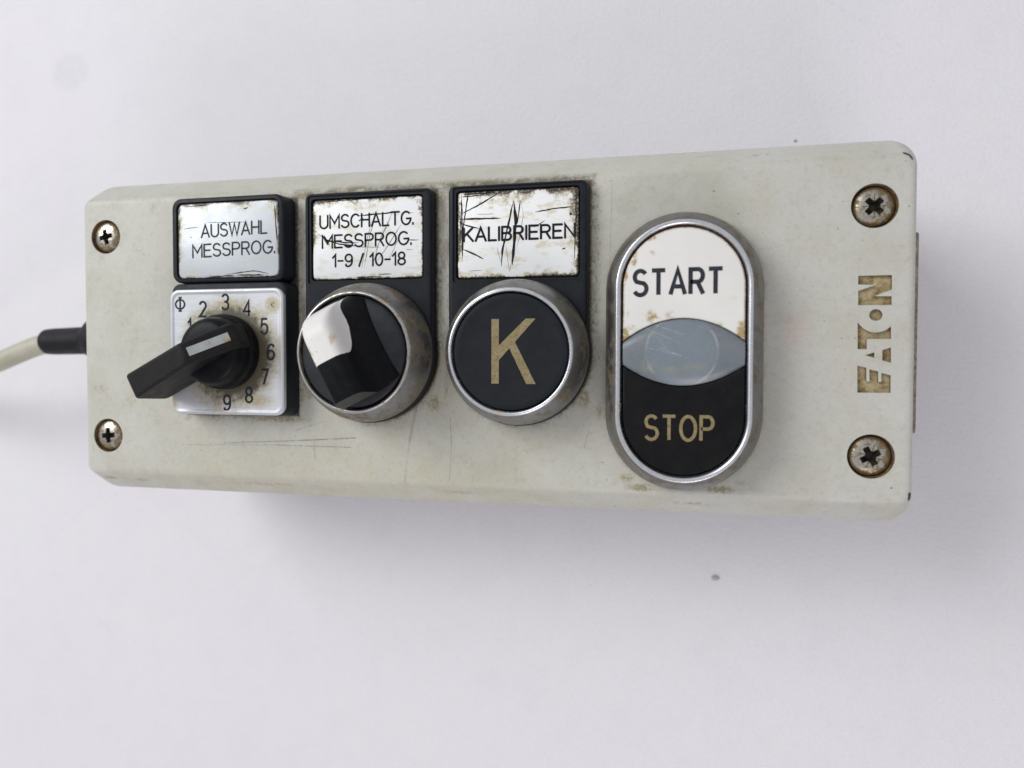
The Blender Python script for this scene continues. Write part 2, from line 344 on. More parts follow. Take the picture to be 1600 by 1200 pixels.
M['cable'] = mat_simple('aged_cream_cable', (.40, .39, .30), (.46, .45, .36), .45, sc=.25)
M['rubber'] = mat_simple('black_rubber', (.008, .008, .011), (.014, .014, .018), .55, sc=.4, spec=.2)
M['plate'] = mat_grimy_metal('end_plate_metal', (.42, .39, .34), (.14, .10, .06), .35, .7, 4)
M['crumb'] = mat_simple('grey_brown_crumb', (.38, .35, .33), (.52, .50, .48), .8, sc=2.0)

# ------------------------------------------------------------------ mesh helpers
def T(v, off=True): return ((v[0]+OX)*S, v[1]*S, (v[2]+OZ)*S) if off else (v[0]*S, v[1]*S, v[2]*S)
def link(o, parent=None):
    scn.collection.objects.link(o)
    if parent is not None: o.parent = parent
    return o
def make(name, V, F, mat, parent=None, smooth=True, sharp=35, off=True, bevel=0, seg=2):
    me = bpy.data.meshes.new(name); me.from_pydata([T(v, off) for v in V], [], F)
    bm = bmesh.new(); bm.from_mesh(me); bmesh.ops.remove_doubles(bm, verts=bm.verts, dist=1e-7)
    bmesh.ops.recalc_face_normals(bm, faces=bm.faces); bm.to_mesh(me); bm.free()
    mats = mat if isinstance(mat, (list, tuple)) else [mat]
    for m in mats: me.materials.append(m)
    o = bpy.data.objects.new(name, me); link(o, parent)
    if bevel:
        b = o.modifiers.new('bevel', 'BEVEL'); b.width = bevel*S; b.segments = seg; b.limit_method = 'ANGLE'; b.angle_limit = R(35)
    if smooth: shade(o, sharp)
    return o
def shade(o, sharp=35):
    me = o.data; me.polygons.foreach_set('use_smooth', [True]*len(me.polygons)); me.set_sharp_from_angle(angle=R(sharp))
def bake(o):
    dg = bpy.context.evaluated_depsgraph_get(); dg.update()
    me = bpy.data.meshes.new_from_object(o.evaluated_get(dg)); old = o.data; o.modifiers.clear(); me.name = old.name+'_mesh'; o.data = me
def cut(o, cutters):
    for c in cutters:
        m = o.modifiers.new('cut', 'BOOLEAN'); m.operation = 'DIFFERENCE'; m.solver = 'EXACT'; m.object = c; m.material_mode = 'TRANSFER'
    bake(o)
    for c in cutters: bpy.data.objects.remove(c, do_unlink=True)
def loft(rings, cap0=True, cap1=True):
    V = []; F = []; n = len(rings[0])
    for r in rings: V += r
    for k in range(len(rings)-1):
        for i in range(n):
            j = (i+1) % n; F.append((k*n+i, k*n+j, (k+1)*n+j, (k+1)*n+i))
    if cap0: F.append(tuple(range(n))[::-1])
    if cap1: F.append(tuple((len(rings)-1)*n+i for i in range(n)))
    return V, F
def rrect(cx, cy, hx, hy, r, z, n=8):
    out = []
    for sx, sy, a0 in ((1, 1, 0), (-1, 1, 90), (-1, -1, 180), (1, -1, 270)):
        for i in range(n+1):
            a = R(a0+90*i/n); out.append((cx+sx*(hx-r)+r*math.cos(a), cy+sy*(hy-r)+r*math.sin(a), z))
    return out
def circ(cx, cy, r, z, n=96): return [(cx+r*math.cos(2*math.pi*i/n), cy+r*math.sin(2*math.pi*i/n), z) for i in range(n)]
def stad(cx, cy, r, L, z, n=40):
    return [(cx+r*math.cos(math.pi*i/n), cy+L+r*math.sin(math.pi*i/n), z) for i in range(n+1)] + [(cx+r*math.cos(math.pi+math.pi*i/n), cy-L+r*math.sin(math.pi+math.pi*i/n), z) for i in range(n+1)]
def prism(poly, z0, z1): return loft([[(x, y, z0) for x, y in poly], [(x, y, z1) for x, y in poly]])
def smoothprof(p, it=2):            # Chaikin on an (r, z) profile, end points kept
    for _ in range(it):
        q = [p[0]]
        for a, b in zip(p[:-1], p[1:]):
            q.append((a[0]*.75+b[0]*.25, a[1]*.75+b[1]*.25)); q.append((a[0]*.25+b[0]*.75, a[1]*.25+b[1]*.75))
        q.append(p[-1]); p = q
    return p

# ---- stroke lettering
def arc(cx, cy, rx, ry, a0, a1, n=12): return [(cx+rx*math.cos(R(a0+(a1-a0)*i/n)), cy+ry*math.sin(R(a0+(a1-a0)*i/n))) for i in range(n+1)]
G = {
 'A': (.72, [[(0, 0), (.36, 1), (.72, 0)], [(.12, .32), (.60, .32)]]),
 'B': (.62, [[(0, 0), (0, 1), (.36, 1)]+arc(.36, .76, .22, .24, 90, -90)+[(0, .52)], [(.36, .52)]+arc(.36, .26, .26, .26, 90, -90)+[(0, 0)]]),
 'C': (.70, [arc(.38, .5, .38, .5, 48, 312, 24)]),
 'E': (.58, [[(.58, 1), (0, 1), (0, 0), (.58, 0)], [(0, .52), (.50, .52)]]),
 'G': (.74, [arc(.38, .5, .38, .5, 48, 350, 24)+[(.755, .46), (.42, .46)]]),
 'H': (.64, [[(0, 0), (0, 1)], [(.64, 0), (.64, 1)], [(0, .52), (.64, .52)]]),
 'I': (.0, [[(0, 0), (0, 1)]]),
 'K': (.62, [[(0, 0), (0, 1)], [(.60, 1), (0, .36)], [(.20, .58), (.64, 0)]]),
 'L': (.50, [[(0, 1), (0, 0), (.50, 0)]]),
 'M': (.78, [[(0, 0), (0, 1), (.39, .36), (.78, 1), (.78, 0)]]),
 'N': (.66, [[(0, 0), (0, 1), (.66, 0), (.66, 1)]]),
 'O': (.76, [arc(.38, .5, .38, .5, 90, 450, 28)]),
 'P': (.60, [[(0, 0), (0, 1), (.36, 1)]+arc(.36, .745, .24, .255, 90, -90)+[(0, .49)]]),
 'R': (.62, [[(0, 0), (0, 1), (.36, 1)]+arc(.36, .745, .24, .255, 90, -90)+[(0, .49)], [(.34, .49), (.62, 0)]]),
 'S': (.62, [arc(.31, .745, .285, .255, 30, 230, 12)[0:]+[(.36, .50)]+arc(.31, .26, .31, .26, 60, -155, 14)]),
 'T': (.66, [[(0, 1), (.66, 1)], [(.33, 1), (.33, 0)]]),
 'U': (.66, [[(0, 1), (0, .33)]+arc(.33, .33, .33, .33, 180, 360, 14)+[(.66, 1)]]),
 'W': (.92, [[(0, 1), (.23, 0), (.46, .92), (.69, 0), (.92, 1)]]),
 '.': (.0, [[(0, 0), (0, .09)]]),
 '-': (.34, [[(0, .46), (.34, .46)]]),
 '/': (.30, [[(0, -.02), (.30, 1.02)]]),
 ' ': (.12, []),
 '0': (.50, [arc(.25, .5, .25, .5, 90, 450, 24)]),
 '1': (.20, [[(0, .74), (.20, 1), (.20, 0)]]),
 '2': (.50, [arc(.25, .73, .25, .27, 165, -25, 12)+[(0, 0), (.52, 0)]]),
 '3': (.50, [arc(.24, .75, .24, .25, 160, -80, 12)+[(.18, .51)], [(.18, .51)]+arc(.24, .255, .26, .26, 80, -160, 12)]),
 '4': (.54, [[(.40, 0), (.40, 1), (0, .30), (.54, .30)]]),
 '5': (.50, [[(.47, 1), (.08, 1), (.03, .52)]+arc(.24, .33, .26, .33, 130, -155, 14)]),
 '6': (.50, [arc(.25, .30, .25, .30, 90, 450, 20), [(.45, .82)]+arc(.30, .55, .30, .45, 60, 185, 10)+[(0, .34)]]),
 '7': (.48, [[(0, 1), (.48, 1), (.14, 0)]]),
 '8': (.50, [arc(.25, .75, .215, .25, -90, 270, 20), arc(.25, .25, .25, .25, 90, 450, 20)]),
 '9': (.50, [arc(.25, .70, .25, .30, -90, 270, 20), [(.05, .18)]+arc(.20, .45, .30, .45, 240, 365, 10)+[(.50, .66)]]),
 'F': (.74, [arc(.37, .5, .37, .36, 90, 450, 24), [(.37, -.02), (.37, 1.02)], [(.24, 1.02), (.50, 1.02)], [(.24, -.02), (.50, -.02)]]),
}
def ribbon(pts, wd, z, h, V, F, rc=True, taper=None):
    P = [Vector(p) for p in pts]
    q = [P[0]]
    for p in P[1:]:
        if (p-q[-1]).length > 1e-4: q.append(p)
    P = q; closed = len(P) > 3 and (P[0]-P[-1]).length < 1e-3
    if closed: P = P[:-1]
    n = len(P); Lf = []; Rt = []
    for i in range(n):
        a = P[i-1] if (i > 0 or closed) else None; b = P[(i+1) % n] if (i < n-1 or closed) else None
        d1 = (P[i]-a).normalized() if a is not None else None; d2 = (b-P[i]).normalized() if b is not None else None
        d1 = d1 or d2; d2 = d2 or d1
        m = (d1+d2); m = m.normalized() if m.length > .2 else d2
        nrm = Vector((-m.y, m.x)); c = max(.42, nrm.dot(Vector((-d2.y, d2.x))))
        hw = wd/2*(taper[i] if taper else 1)/c
        Lf.append(P[i]+nrm*hw); Rt.append(P[i]-nrm*hw)
    loop = []
    if closed:
        k = len(V)
        for i in range(n):
            for p, zz in ((Lf[i], z+h), (Rt[i], z+h), (Lf[i], z), (Rt[i], z)): V.append((p.x, p.y, zz))
        for i in range(n):
            a = k+4*i; b = k+4*((i+1) % n)
            F += [(a, a+1, b+1, b), (a, b, b+2, a+2), (a+1, a+3, b+3, b+1)]
        return
    if rc and not taper:
        def capf(c, frm, to):
            o = []; r = (frm-c).length; a0 = math.atan2(frm.y-c.y, frm.x-c.x)
            for t in (1, 2, 3, 4): o.append(Vector((c.x+r*math.cos(a0-math.pi*t/5), c.y+r*math.sin(a0-math.pi*t/5))))
            return o
        e = capf(P[-1], Lf[-1], Rt[-1]); s = capf(P[0], Rt[0], Lf[0])
    else: e = []; s = []
    k = len(V)
    for i in range(n):
        for p, zz in ((Lf[i], z+h), (Rt[i], z+h), (Lf[i], z), (Rt[i], z)): V.append((p.x, p.y, zz))
    for i in range(n-1):
        a = k+4*i; b = a+4
        F += [(a, a+1, b+1, b), (a, b, b+2, a+2), (a+1, a+3, b+3, b+1)]
    for cap, ia, ib in ((e, k+4*(n-1), k+4*(n-1)+1), (s, k+1, k)):
        if cap:
            t0 = len(V)
            for p in cap: V.append((p.x, p.y, z+h)); V.append((p.x, p.y, z))
            m = len(cap); top = [ia]+[t0+2*j for j in range(m)]+[ib]; bot = [ia+2]+[t0+2*j+1 for j in range(m)]+[ib+2]
            F.append(tuple(top))
            for j in range(len(top)-1): F.append((top[j], bot[j], bot[j+1], top[j+1]))
        else: F.append((ia, ia+2, ib+2, ib))
def word(name, txt, x0, x1, y0, y1, cap, wd, z, mat, parent, rc=True, gap=.2, h=.07, wob=0):
    """lettering fitted between x0 and x1, baseline from y0 (left) to y1 (right), capital height cap (mm)"""
    adv = sum(G[c][0] for c in txt)+gap*(len(txt)-1); sx = (x1-x0)/adv; V = []; F = []; x = 0; k = 0
    for c in txt:
        gw, st = G[c]; dy = random.uniform(-wob, wob)
        for s in st:
            pts = [(x0+(x+px)*sx, y0+(y1-y0)*((x+px)/adv)+py*cap+dy) for px, py in s]
            k += 1; ribbon(pts, wd, z, h+.004*(k % 3), V, F, rc)
        x += gw+gap
    o = make(name, V, F, mat, parent, smooth=False); return o
def scratches(name, lines, z, mat, parent):
    V = []; F = []
    for k, (pts, wd) in enumerate(lines):
        wd *= 1.35
        # resample with a little hand shake, pointed ends
        P = [Vector(p) for p in pts]; out = []
        for a, b in zip(P[:-1], P[1:]):
            m = max(2, int((b-a).length/.7))
            for i in range(m): out.append(a.lerp(b, i/m))
        out.append(P[-1]); n = len(out)
        out2 = [out[0]]+[(out[i-1]+out[i]*2+out[i+1])/4+Vector((random.uniform(-.04, .04), random.uniform(-.04, .04))) for i in range(1, n-1)]+[out[-1]]
        tp = [max(.12, min(1, 1.6*math.sin(math.pi*(i+.4)/(n-.2))))*random.uniform(.7, 1.2) for i in range(n)]
        ribbon([tuple(p) for p in out2], wd, z, .02+.003*(k % 5), V, F, False, tp)
    o = make(name, V, F, mat, parent, smooth=False); o['kind'] = 'stuff'; return o

# ------------------------------------------------------------------ the table top
me = bpy.data.meshes.new('tabletop'); s_ = 14.0
me.from_pydata([(-s_, -s_, 0), (s_, -s_, 0), (s_, s_, 0), (-s_, s_, 0)], [], [(0, 1, 2, 3)]); me.materials.append(M['table'])
table = link(bpy.data.objects.new('tabletop', me)); table['kind'] = 'structure'; table['label'] = 'plain white tabletop with faint marks under the control box'

# ------------------------------------------------------------------ the control box
box = bpy.data.objects.new('control_box', None); link(box); box.empty_display_size = .3
box['label'] = 'worn light grey control box with selector switches and start stop buttons on white tabletop'
box['category'] = 'control box'

CX = -16.5
def rr(hx, hy, r, z): return rrect(CX, 0, hx, hy, r, z, 10)
rings = [rr(90.8, 31.5, 1.3, 0), rr(91.4, 32.15, 1.6, -.06), rr(91.85, 32.65, 1.9, -.22), rr(92.15, 33.05, 2.2, -.48), rr(92.4, 33.45, 2.5, -.85), rr(92.55, 33.8, 2.7, -1.3),
         rr(93.55, 36.6, 4.6, -5.0), rr(93.75, 37.2, 5.0, -5.9), rr(93.9, 37.6, 5.3, -6.8), rr(94.0, 37.85, 5.5, -8.0), rr(94.3, 38.4, 5.8, -22)]
V, F = loft(rings[::-1])
cover = make('cover', V, F, [M['cover'], M['wall']], box)
LOGO = {'E': [[(65.95, -11.75), (65.87, -6.58), (67.47, -7.0), (67.5, -9.61), (68.05, -9.61), (68.01, -7.28), (69.55, -7.7), (69.58, -9.68), (70.14, -9.67), (70.12, -7.96), (71.74, -8.4), (71.77, -11.72)]],
        'A': [[(67.24, -4.6), (68.82, -4.06), (68.83, -5.12)], [(70.22, -3.62), (71.71, -3.15), (71.75, -6.04), (70.25, -5.59)]],
        'T': [[(65.88, -3.45), (67.47, -3.46), (67.44, -1.52), (71.68, -1.53), (71.66, .86), (71.24, .5), (70.53, .04), (69.75, -.22), (68.83, -.29), (67.86, -.12), (66.95, .38), (66.3, 1.0), (65.8, 1.68)]],
        'O': [[(68.98+1.16*math.cos(2*math.pi*i/24), 3.03+1.10*math.sin(2*math.pi*i/24)) for i in range(24)]],
        'N': [[(65.77, 10.51), (71.67, 10.52), (71.71, 7.78), (68.61, 6.59), (71.68, 6.53), (71.71, 4.88), (65.85, 4.92), (65.81, 7.64), (68.77, 8.68), (65.8, 8.88)]]}
cutters = []
for k, ps in LOGO.items():
    for p in ps:
        V, F = prism(p, -.8, 1.0); cutters.append(make('cutter', V, F, M['wall'], smooth=False))
SCREWS = [(-102.3, 23.95, 4.05, 12), (-102.4, -23.95, 4.05, 4), (68.5, 23.65, 4.2, 45), (68.5, -23.95, 4.25, 28)]
for sx, sy, sr, a in SCREWS:
    V, F = loft([circ(sx, sy, sr-.25, -2.4, 48), circ(sx, sy, sr-.12, -.5, 48), circ(sx, sy, sr, .0, 48), circ(sx, sy, sr+.1, 1, 48)]); cutters.append(make('cutter', V, F, M['wall'], smooth=False))
cut(cover, cutters)
wn = cover.modifiers.new('wn', 'WEIGHTED_NORMAL'); wn.keep_sharp = True
shade(cover, 50)
for k, ps in LOGO.items():
    V = []; F = []
    for p in ps:
        b = len(V); V += [(x, y, -.785) for x, y in p]; F.append(tuple(range(b, b+len(p))))
    o = make('logo_letter', V, F, M['inlay'], cover, smooth=False)

# enclosure base under the cover
V, F = loft([rr(91.5, 36.0, 5, -49.9), rr(92.0, 36.4, 5, -49.2), rr(92.8, 37.3, 5.2, -22.3)])
make('enclosure_base', V, F, M['base'], box)
# metal plate let into the right end
V, F = loft([[(80.0, y, z) for y, z in ((-20.6, -13), (20.6, -13), (20.6, -40), (-20.6, -40))][::-1], [(73.5, y, z) for y, z in ((-20.6, -13), (20.6, -13), (20.6, -40), (-20.6, -40))][::-1]])
make('end_plate', V, F, M['plate'], box, bevel=.5, sharp=40)

# ---- screws: dome head with a cross recess, mesh shared
def screw_mesh(pozi):
    prof = smoothprof([(3.75, -2.3), (3.8, -1.55), (3.45, -.95), (2.3, -.5), (.8, -.36)], 2)
    V, F = loft([circ(0, 0, r, z, 48) for r, z in prof])
    o = make('screw', [v for v in V], F, [M['rust'], M['socket']], off=False)
    cs = []
    for a in (0, 90):
        c, s = math.cos(R(a)), math.sin(R(a)); rg = []
        for z, L, wd in ((-2.1, .75, .30), (.2, 2.25, .68)):
            rg.append([(x*c-y*s, x*s+y*c, z) for x, y in ((-L, -wd), (L, -wd), (L, wd), (-L, wd))])
        V, F = loft(rg); cs.append(make('cutter', V, F, M['socket'], smooth=False, off=False))
    V, F = loft([circ(0, 0, .55, -2.2, 16), circ(0, 0, 1.15, .2, 16)]); cs.append(make('cutter', V, F, M['socket'], smooth=False, off=False))
    if pozi:
        for a in (45, 135):
            c, s = math.cos(R(a)), math.sin(R(a)); rg = []
            for z, L, wd in ((-.95, 1.9, .03), (.2, 2.5, .09)):
                rg.append([(x*c-y*s, x*s+y*c, z) for x, y in ((-L, -wd), (L, -wd), (L, wd), (-L, wd))])
            V, F = loft(rg); cs.append(make('cutter', V, F, M['socket'], smooth=False, off=False))
    cut(o, cs); shade(o, 35); me = o.data; bpy.data.objects.remove(o); return me
sm0, sm1 = screw_mesh(False), screw_mesh(True)
for (sx, sy, sr, a), me in zip(SCREWS, (sm0, sm0, sm1, sm1)):
    o = link(bpy.data.objects.new('screw', me), box); o.location = T((sx, sy, .45 if sx < 0 else .15)); o.rotation_euler = (0, 0, R(a)); k = (sr-.28)/3.8; o.scale = (k, k, 1)

# ---- legend holder 2 and 3 (tall black carriers with a label window)
def carrier(cx, by, top, y_bez, xr):
    def outline(g, z):
        hx = 14.75-g; pts = []
        r = 1.3
        for sx, a0 in ((1, 0), (-1, 90)):
            for i in range(7):
                a = R(a0+90*i/6); pts.append((cx+sx*(hx-r)+r*math.cos(a), top-g-r+r*math.sin(a), z))
        for i in range(41):
            a = R(180+180*i/40); pts.append((cx+hx*math.cos(a), y_bez+hx*math.sin(a), z))
        return pts
    V, F = loft([outline(0, .02), outline(0, 2.2), outline(.12, 2.6), outline(.35, 2.85), outline(.65, 2.95)])
    return make('legend_holder', V, F, M['black'], box)
hold_s = carrier(-33.5, 0, 30.95, -4.0, 0); hold_k = carrier(-.35, 0, 30.95, -4.0, 0)
def window(o, cx, cy, hx, hy, zt=2.95):
    c1 = make('cutter', *loft([rrect(cx, cy, hx+.75, hy+.75, .5, zt-.38, 4), rrect(cx, cy, hx+.95, hy+.95, .5, zt+1, 4)]), M['black'], smooth=False)
    c2 = make('cutter', *loft([rrect(cx, cy, hx+.1, hy+.1, .8, zt-1.3, 4), rrect(cx, cy, hx+.35, hy+.35, .8, zt+1.2, 4)]), M['black'], smooth=False)
    cut(o, [c1, c2]); shade(o, 35)
window(hold_s, -33.75, 20.75, 12.9, 8.8); window(hold_k, -.3, 20.6, 12.95, 9.1)
def plate(name, cx, cy, hx, hy, z0, z1, mat, parent, r=1.0, b=.25):
    V, F = loft([rrect(cx, cy, hx, hy, r, z0, 5), rrect(cx, cy, hx, hy, r, z1-b, 5), rrect(cx, cy, hx-b*.4, hy-b*.4, r, z1-b*.3, 5), rrect(cx, cy, hx-b, hy-b, r, z1, 5)])
    return make(name, V, F, mat, parent)
plate('label_plate', -33.75, 20.75, 12.8, 8.7, 1.7, 2.35, M['label_s'], hold_s, 1.0)
plate('label_plate', -.3, 20.6, 12.85, 9.0, 1.7, 2.35, M['label_k'], hold_k, .9)
zl = 2.345
word('lettering', 'UMSCHALTG.', -44.75, -23.1, 23.3, 23.45, 2.75, .38, zl, M['ink'], hold_s, wob=.03)
word('lettering', 'MESSPROG.', -44.2, -23.55, 19.0, 19.15, 2.7, .38, zl, M['ink'], hold_s, wob=.03)
word('lettering', '1-9 / 10-18', -41.75, -24.9, 14.85, 14.9, 2.6, .38, zl, M['ink'], hold_s, wob=.03)
word('lettering', 'KALIBRIEREN', -11.75, 11.75, 19.35, 19.40, 2.7, .46, zl, M['ink'], hold_k, gap=.22, wob=.02)
scratches('scratches', [([(-35.61, 25.72), (-30.14, 25.97), (-26.03, 26.15)], .22), ([(-45.22, 22.19), (-43.34, 20.78), (-40.14, 19.69), (-35.91, 19.18)], .24),
    ([(-43.87, 21.78), (-42.55, 19.52)], .22), ([(-42.4, 20.6), (-38.6, 20.0), (-35.6, 19.9)], .2), ([(-24.26, 20.11), (-21.85, 20.02)], .12), ([(-45.98, 28.98), (-31.16, 29.38)], .12), ([(-34.5, 25.2), (-35.6, 24.6)], .2), ([(-30.3, 12.45), (-36.5, 12.42)], .16), ([(-31, 12.9), (-28, 12.95)], .16)], zl, M['scr'], hold_s)
scratches('scratches', [([(-31.17, 26.85), (-33.02, 21.38), (-34.36, 14.4)], .13), ([(-27.43, 26.93), (-30.68, 20.33), (-32.53, 14.35)], .11), ([(-25.78, 23.51), (-28.62, 19.3), (-31.48, 15.53)], .14),
    ([(-28.08, 25.04), (-30.16, 21.28), (-31.73, 17.95)], .12), ([(-35.38, 18.99), (-30.69, 18.69)], .1), ([(-26.04, 21.13), (-28.63, 15.93)], .1), ([(-24.77, 18.12), (-23.24, 17.97)], .1), ([(-32.6, 24.6), (-33.9, 19.5), (-35.0, 14.3)], .1), ([(-24.6, 25.9), (-23.0, 25.8)], .1)], zl-.004, M['scrg'], hold_s)
scratches('scratches', [([(-12.32, 29.35), (-12.08, 18.67), (-12.13, 15.15)], .26), ([(-10.78, 29.51), (-11.66, 23.82), (-12.2, 20.56)], .22), ([(-12.57, 24.98), (-8.29, 26.94), (-3.71, 29.39)], .20),
    ([(-13.06, 24.0), (-6.11, 23.92), (-3.7, 23.91)], .26), ([(-13.06, 23.64), (-11.71, 22.77), (-8.41, 21.94)], .2), ([(-12.01, 17.73), (-9.51, 16.6), (-7.44, 15.53)], .24),
    ([(-1.08, 27.42), (-2.26, 22.05), (-3.45, 16.99), (-3.64, 13.86)], .30), ([(-1.0, 27.4), (-.55, 23.36), (-1.29, 14.03)], .46), ([(.39, 27.35), (-.12, 23.35), (-.36, 22.43)], .16),
    ([(3.42, 24.8), (7.16, 25.33), (11.13, 25.56)], .2), ([(6.0, 25.3), (11.0, 25.62)], .18), ([(5.53, 23.0), (4.13, 22.14), (3.19, 21.72)], .16), ([(11.92, 28.05), (11.97, 21.94)], .18), ([(11.79, 21.95), (11.7, 14.92)], .14),
    ([(10.97, 24.36), (10.86, 23.91)], .4), ([(9.16, 17.05), (9.85, 17.3)], .22), ([(-12.2, 28.64), (-7.32, 28.87)], .2), ([(-11.8, 29.1), (-5, 29.3)], .18), ([(-12.6, 25.2), (-12.5, 19)], .14)], zl, M['scr'], hold_k)
scratches('scratches', [([(.39, 27.35), (1.06, 24.68), (.36, 20.1), (-.58, 17.13)], .09), ([(-4.54, 17.84), (-3.81, 14.91)], .08), ([(-2.69, 18.36), (-1.91, 12.77)], .08), ([(-1.9, 12.77), (-1.2, 16)], .07), ([(-10.73, 13.11), (-7.8, 13.15)], .1), ([(-9, 24.9), (-5, 24.8)], .08)], zl-.004, M['scrg'], hold_k)

# ---- legend frame of the rotary switch (separate small frame)
def block(name, cx, cy, hx, hy, z0, z1, r, mat, b=.5):
    V, F = loft([rrect(cx, cy, hx+.15, hy+.15, r, z0, 7), rrect(cx, cy, hx, hy, r, z1-b, 7), rrect(cx, cy, hx-b*.13, hy-b*.13, r, z1-b*.5, 7), rrect(cx, cy, hx-b*.5, hy-b*.5, r*.95, z1-b*.13, 7), rrect(cx, cy, hx-b, hy-b, r*.9, z1, 7)])
    return make(name, V, F, mat, box)
hold_r = block('legend_holder', -66.25, 21.35, 14.05, 9.55, .02, 4.9, 2.2, M['black'])
c = make('cutter', *loft([rrect(-66.2, 21.25, 12.85, 8.6, 1.5, 4.2, 6), rrect(-66.2, 21.25, 13.05, 8.8, 1.5, 6, 6)]), M['black'], smooth=False)
cut(hold_r, [c]); shade(hold_r)
plate('label_plate', -66.2, 21.25, 12.7, 8.45, 4.1, 4.72, M['label_r'], hold_r, 1.5, .3)
zr = 4.715
word('lettering', 'AUSWAHL', -72.75, -56.4, 21.95, 22.4, 2.75, .35, zr, M['inkgrey'], hold_r, wob=.03)
word('lettering', 'MESSPROG.', -75.0, -54.5, 17.55, 18.0, 2.75, .35, zr, M['inkgrey'], hold_r, wob=.03)
scratches('scratches', [([(-77.12, 24.07), (-73.4, 24.32)], .1), ([(-54.45, 28.4), (-54.1, 23.5), (-53.85, 20.0)], .2), ([(-66.56, 13.5), (-59.7, 14.18), (-55.8, 13.44)], .15), ([(-62.07, 27.95), (-60.99, 28.13)], .2),
    ([(-71.5, 25.3), (-61, 24.95)], .08), ([(-75.65, 22.17), (-75.28, 22.05)], .16), ([(-70.6, 13.1), (-64.4, 13.25)], .18), ([(-77, 29.0), (-70, 29.2)], .14), ([(-64, 13.3), (-57, 13.2)], .2)], zr, M['scr'], hold_r)

# ---- rotary switch: base block > dial plate, numerals, knob, lever
rot = block('rotary_switch', -65.9, -3.2, 14.4, 14.8, .02, 5.2, 2.0, M['black'])
V, F = loft([rrect(-65.9, -3.85, 14.2, 14.0, 2.2, 5.0, 8), rrect(-65.9, -3.85, 14.25, 14.05, 2.2, 5.7, 8), rrect(-65.9, -3.85, 14.15, 13.95, 2.1, 6.0, 8), rrect(-65.9, -3.85, 13.85, 13.65, 1.9, 6.2, 8), rrect(-65.9, -3.85, 13.55, 13.35, 1.7, 6.2, 8), rrect(-65.9, -3.85, 13.2, 13.0, 1.5, 6.02, 8), rrect(-65.9, -3.85, 13.0, 12.8, 1.4, 6.0, 8)])
make('dial_plate', V, F, M['dial'], rot)
for ch, x, y in (('1', -75.2, 1.9), ('2', -71.7, 5.75), ('3', -66.0, 7.25), ('4', -60.6, 5.75), ('5', -56.4, 1.75), ('6', -54.85, -3.9), ('7', -56.35, -9.4), ('8', -60.3, -13.4), ('9', -65.8, -15.2), ('F', -77.5, 6.9)):
    cw = G[ch][0]; hh = 3.3 if ch != 'F' else 2.9; ww = cw*hh*.95 if ch != 'F' else 2.3
    word('numeral', ch, x-ww/2, x+ww/2, y-hh/2, y-hh/2, hh, .44 if ch != 'F' else .36, 5.995, M['inkblue'], rot, rc=False)
KC = (-65.9, -3.85)
prof = smoothprof([(8.3, 6.1), (8.35, 7.6), (8.2, 8.4), (7.75, 8.5), (7.6, 8.9), (7.5, 11.0), (7.0, 12.6), (5.6, 13.3), (3.0, 13.5), (.4, 13.5)], 2)
V, F = loft([circ(KC[0], KC[1], r, z, 72) for r, z in prof]); make('knob', V, F, M['knob'], rot)
ang = R(207); ux, uy = math.cos(ang), math.sin(ang)
def bar(name, prof, hw, mat, parent, **k):     # profile in (s, z), half width per profile point
    rg = []
    for sgn in (-1, 1):
        rg.append([(KC[0]+s*ux-sgn*h*uy, KC[1]+s*uy+sgn*h*ux, z) for (s, z), h in zip(prof, hw)])
    V, F = loft(rg); return make(name, V, F, mat, parent, **k)
P_ = [(-8.3, 9.0), (-8.4, 13.0), (-7.8, 13.6), (1.4, 19.3), (16.2, 18.3), (17.2, 17.2), (17.9, 7.9), (17.2, 6.9), (7.0, 6.9)]
H_ = [2.7, 2.7, 2.6, 2.45, 2.75, 2.8, 3.0, 3.0, 2.9]
bar('lever', P_, H_, M['lever'], rot, bevel=.7, seg=4, sharp=30)
dx = (19.3-13.6)/9.2
V = []; 
for s, t in ((-7.0, -.95), (.4, -.95), (.4, .95), (-7.0, .95)):
    V.append((KC[0]+s*ux-t*uy, KC[1]+s*uy+t*ux, 13.6+(s+7.8)*dx+.05))
V += [(a, b, c-.2) for a, b, c in V]
make('pointer_mark', V, [(0, 1, 2, 3), (0, 4, 5, 1), (1, 5, 6, 2), (2, 6, 7, 3), (3, 7, 4, 0)], M['mark'], rot, smooth=False)

# ---- bezels
BZ = smoothprof([(14.7, 2.9), (15.0, 3.3), (15.0, 4.6), (14.7, 6.0), (14.1, 7.8), (13.4, 9.3), (12.95, 10.2), (12.7, 10.6)], 2)
LIP = smoothprof([(12.7, 10.6), (12.55, 10.85), (12.2, 10.95), (11.95, 10.75), (11.85, 10.3), (11.8, 8.0)], 2)
def roundbezel(cx, cy, mat, name, zs=0):
    V, F = loft([circ(cx, cy, r, z+zs*(z-3)/8) for r, z in BZ], False, False); o = make(name, V, F, mat, box, sharp=60)
    V, F = loft([circ(cx, cy, r, z+zs*(z-3)/8) for r, z in LIP], False, False); make('bezel_lip', V, F, M['rim2'] if mat is M['bezel2'] else M['rim'], o, sharp=60)
    V, F = loft([circ(cx, cy, 14.7, 2.9), circ(cx, cy, 15.25, 2.92), circ(cx, cy, 15.2, 3.35), circ(cx, cy, 14.8, 3.5)], False, False)
    make('gasket', V, F, M['rubber'], o)
    V, F = loft([circ(cx, cy, 14.95, .02), circ(cx, cy, 14.9, 2.95)], False, False); make('collar', V, F, M['rubber'], o)
    return o
sel = roundbezel(-33.3, -4.05, M['bezel2'], 'selector_switch'); kb = roundbezel(0.0, -4.0, M['bezel'], 'push_button')
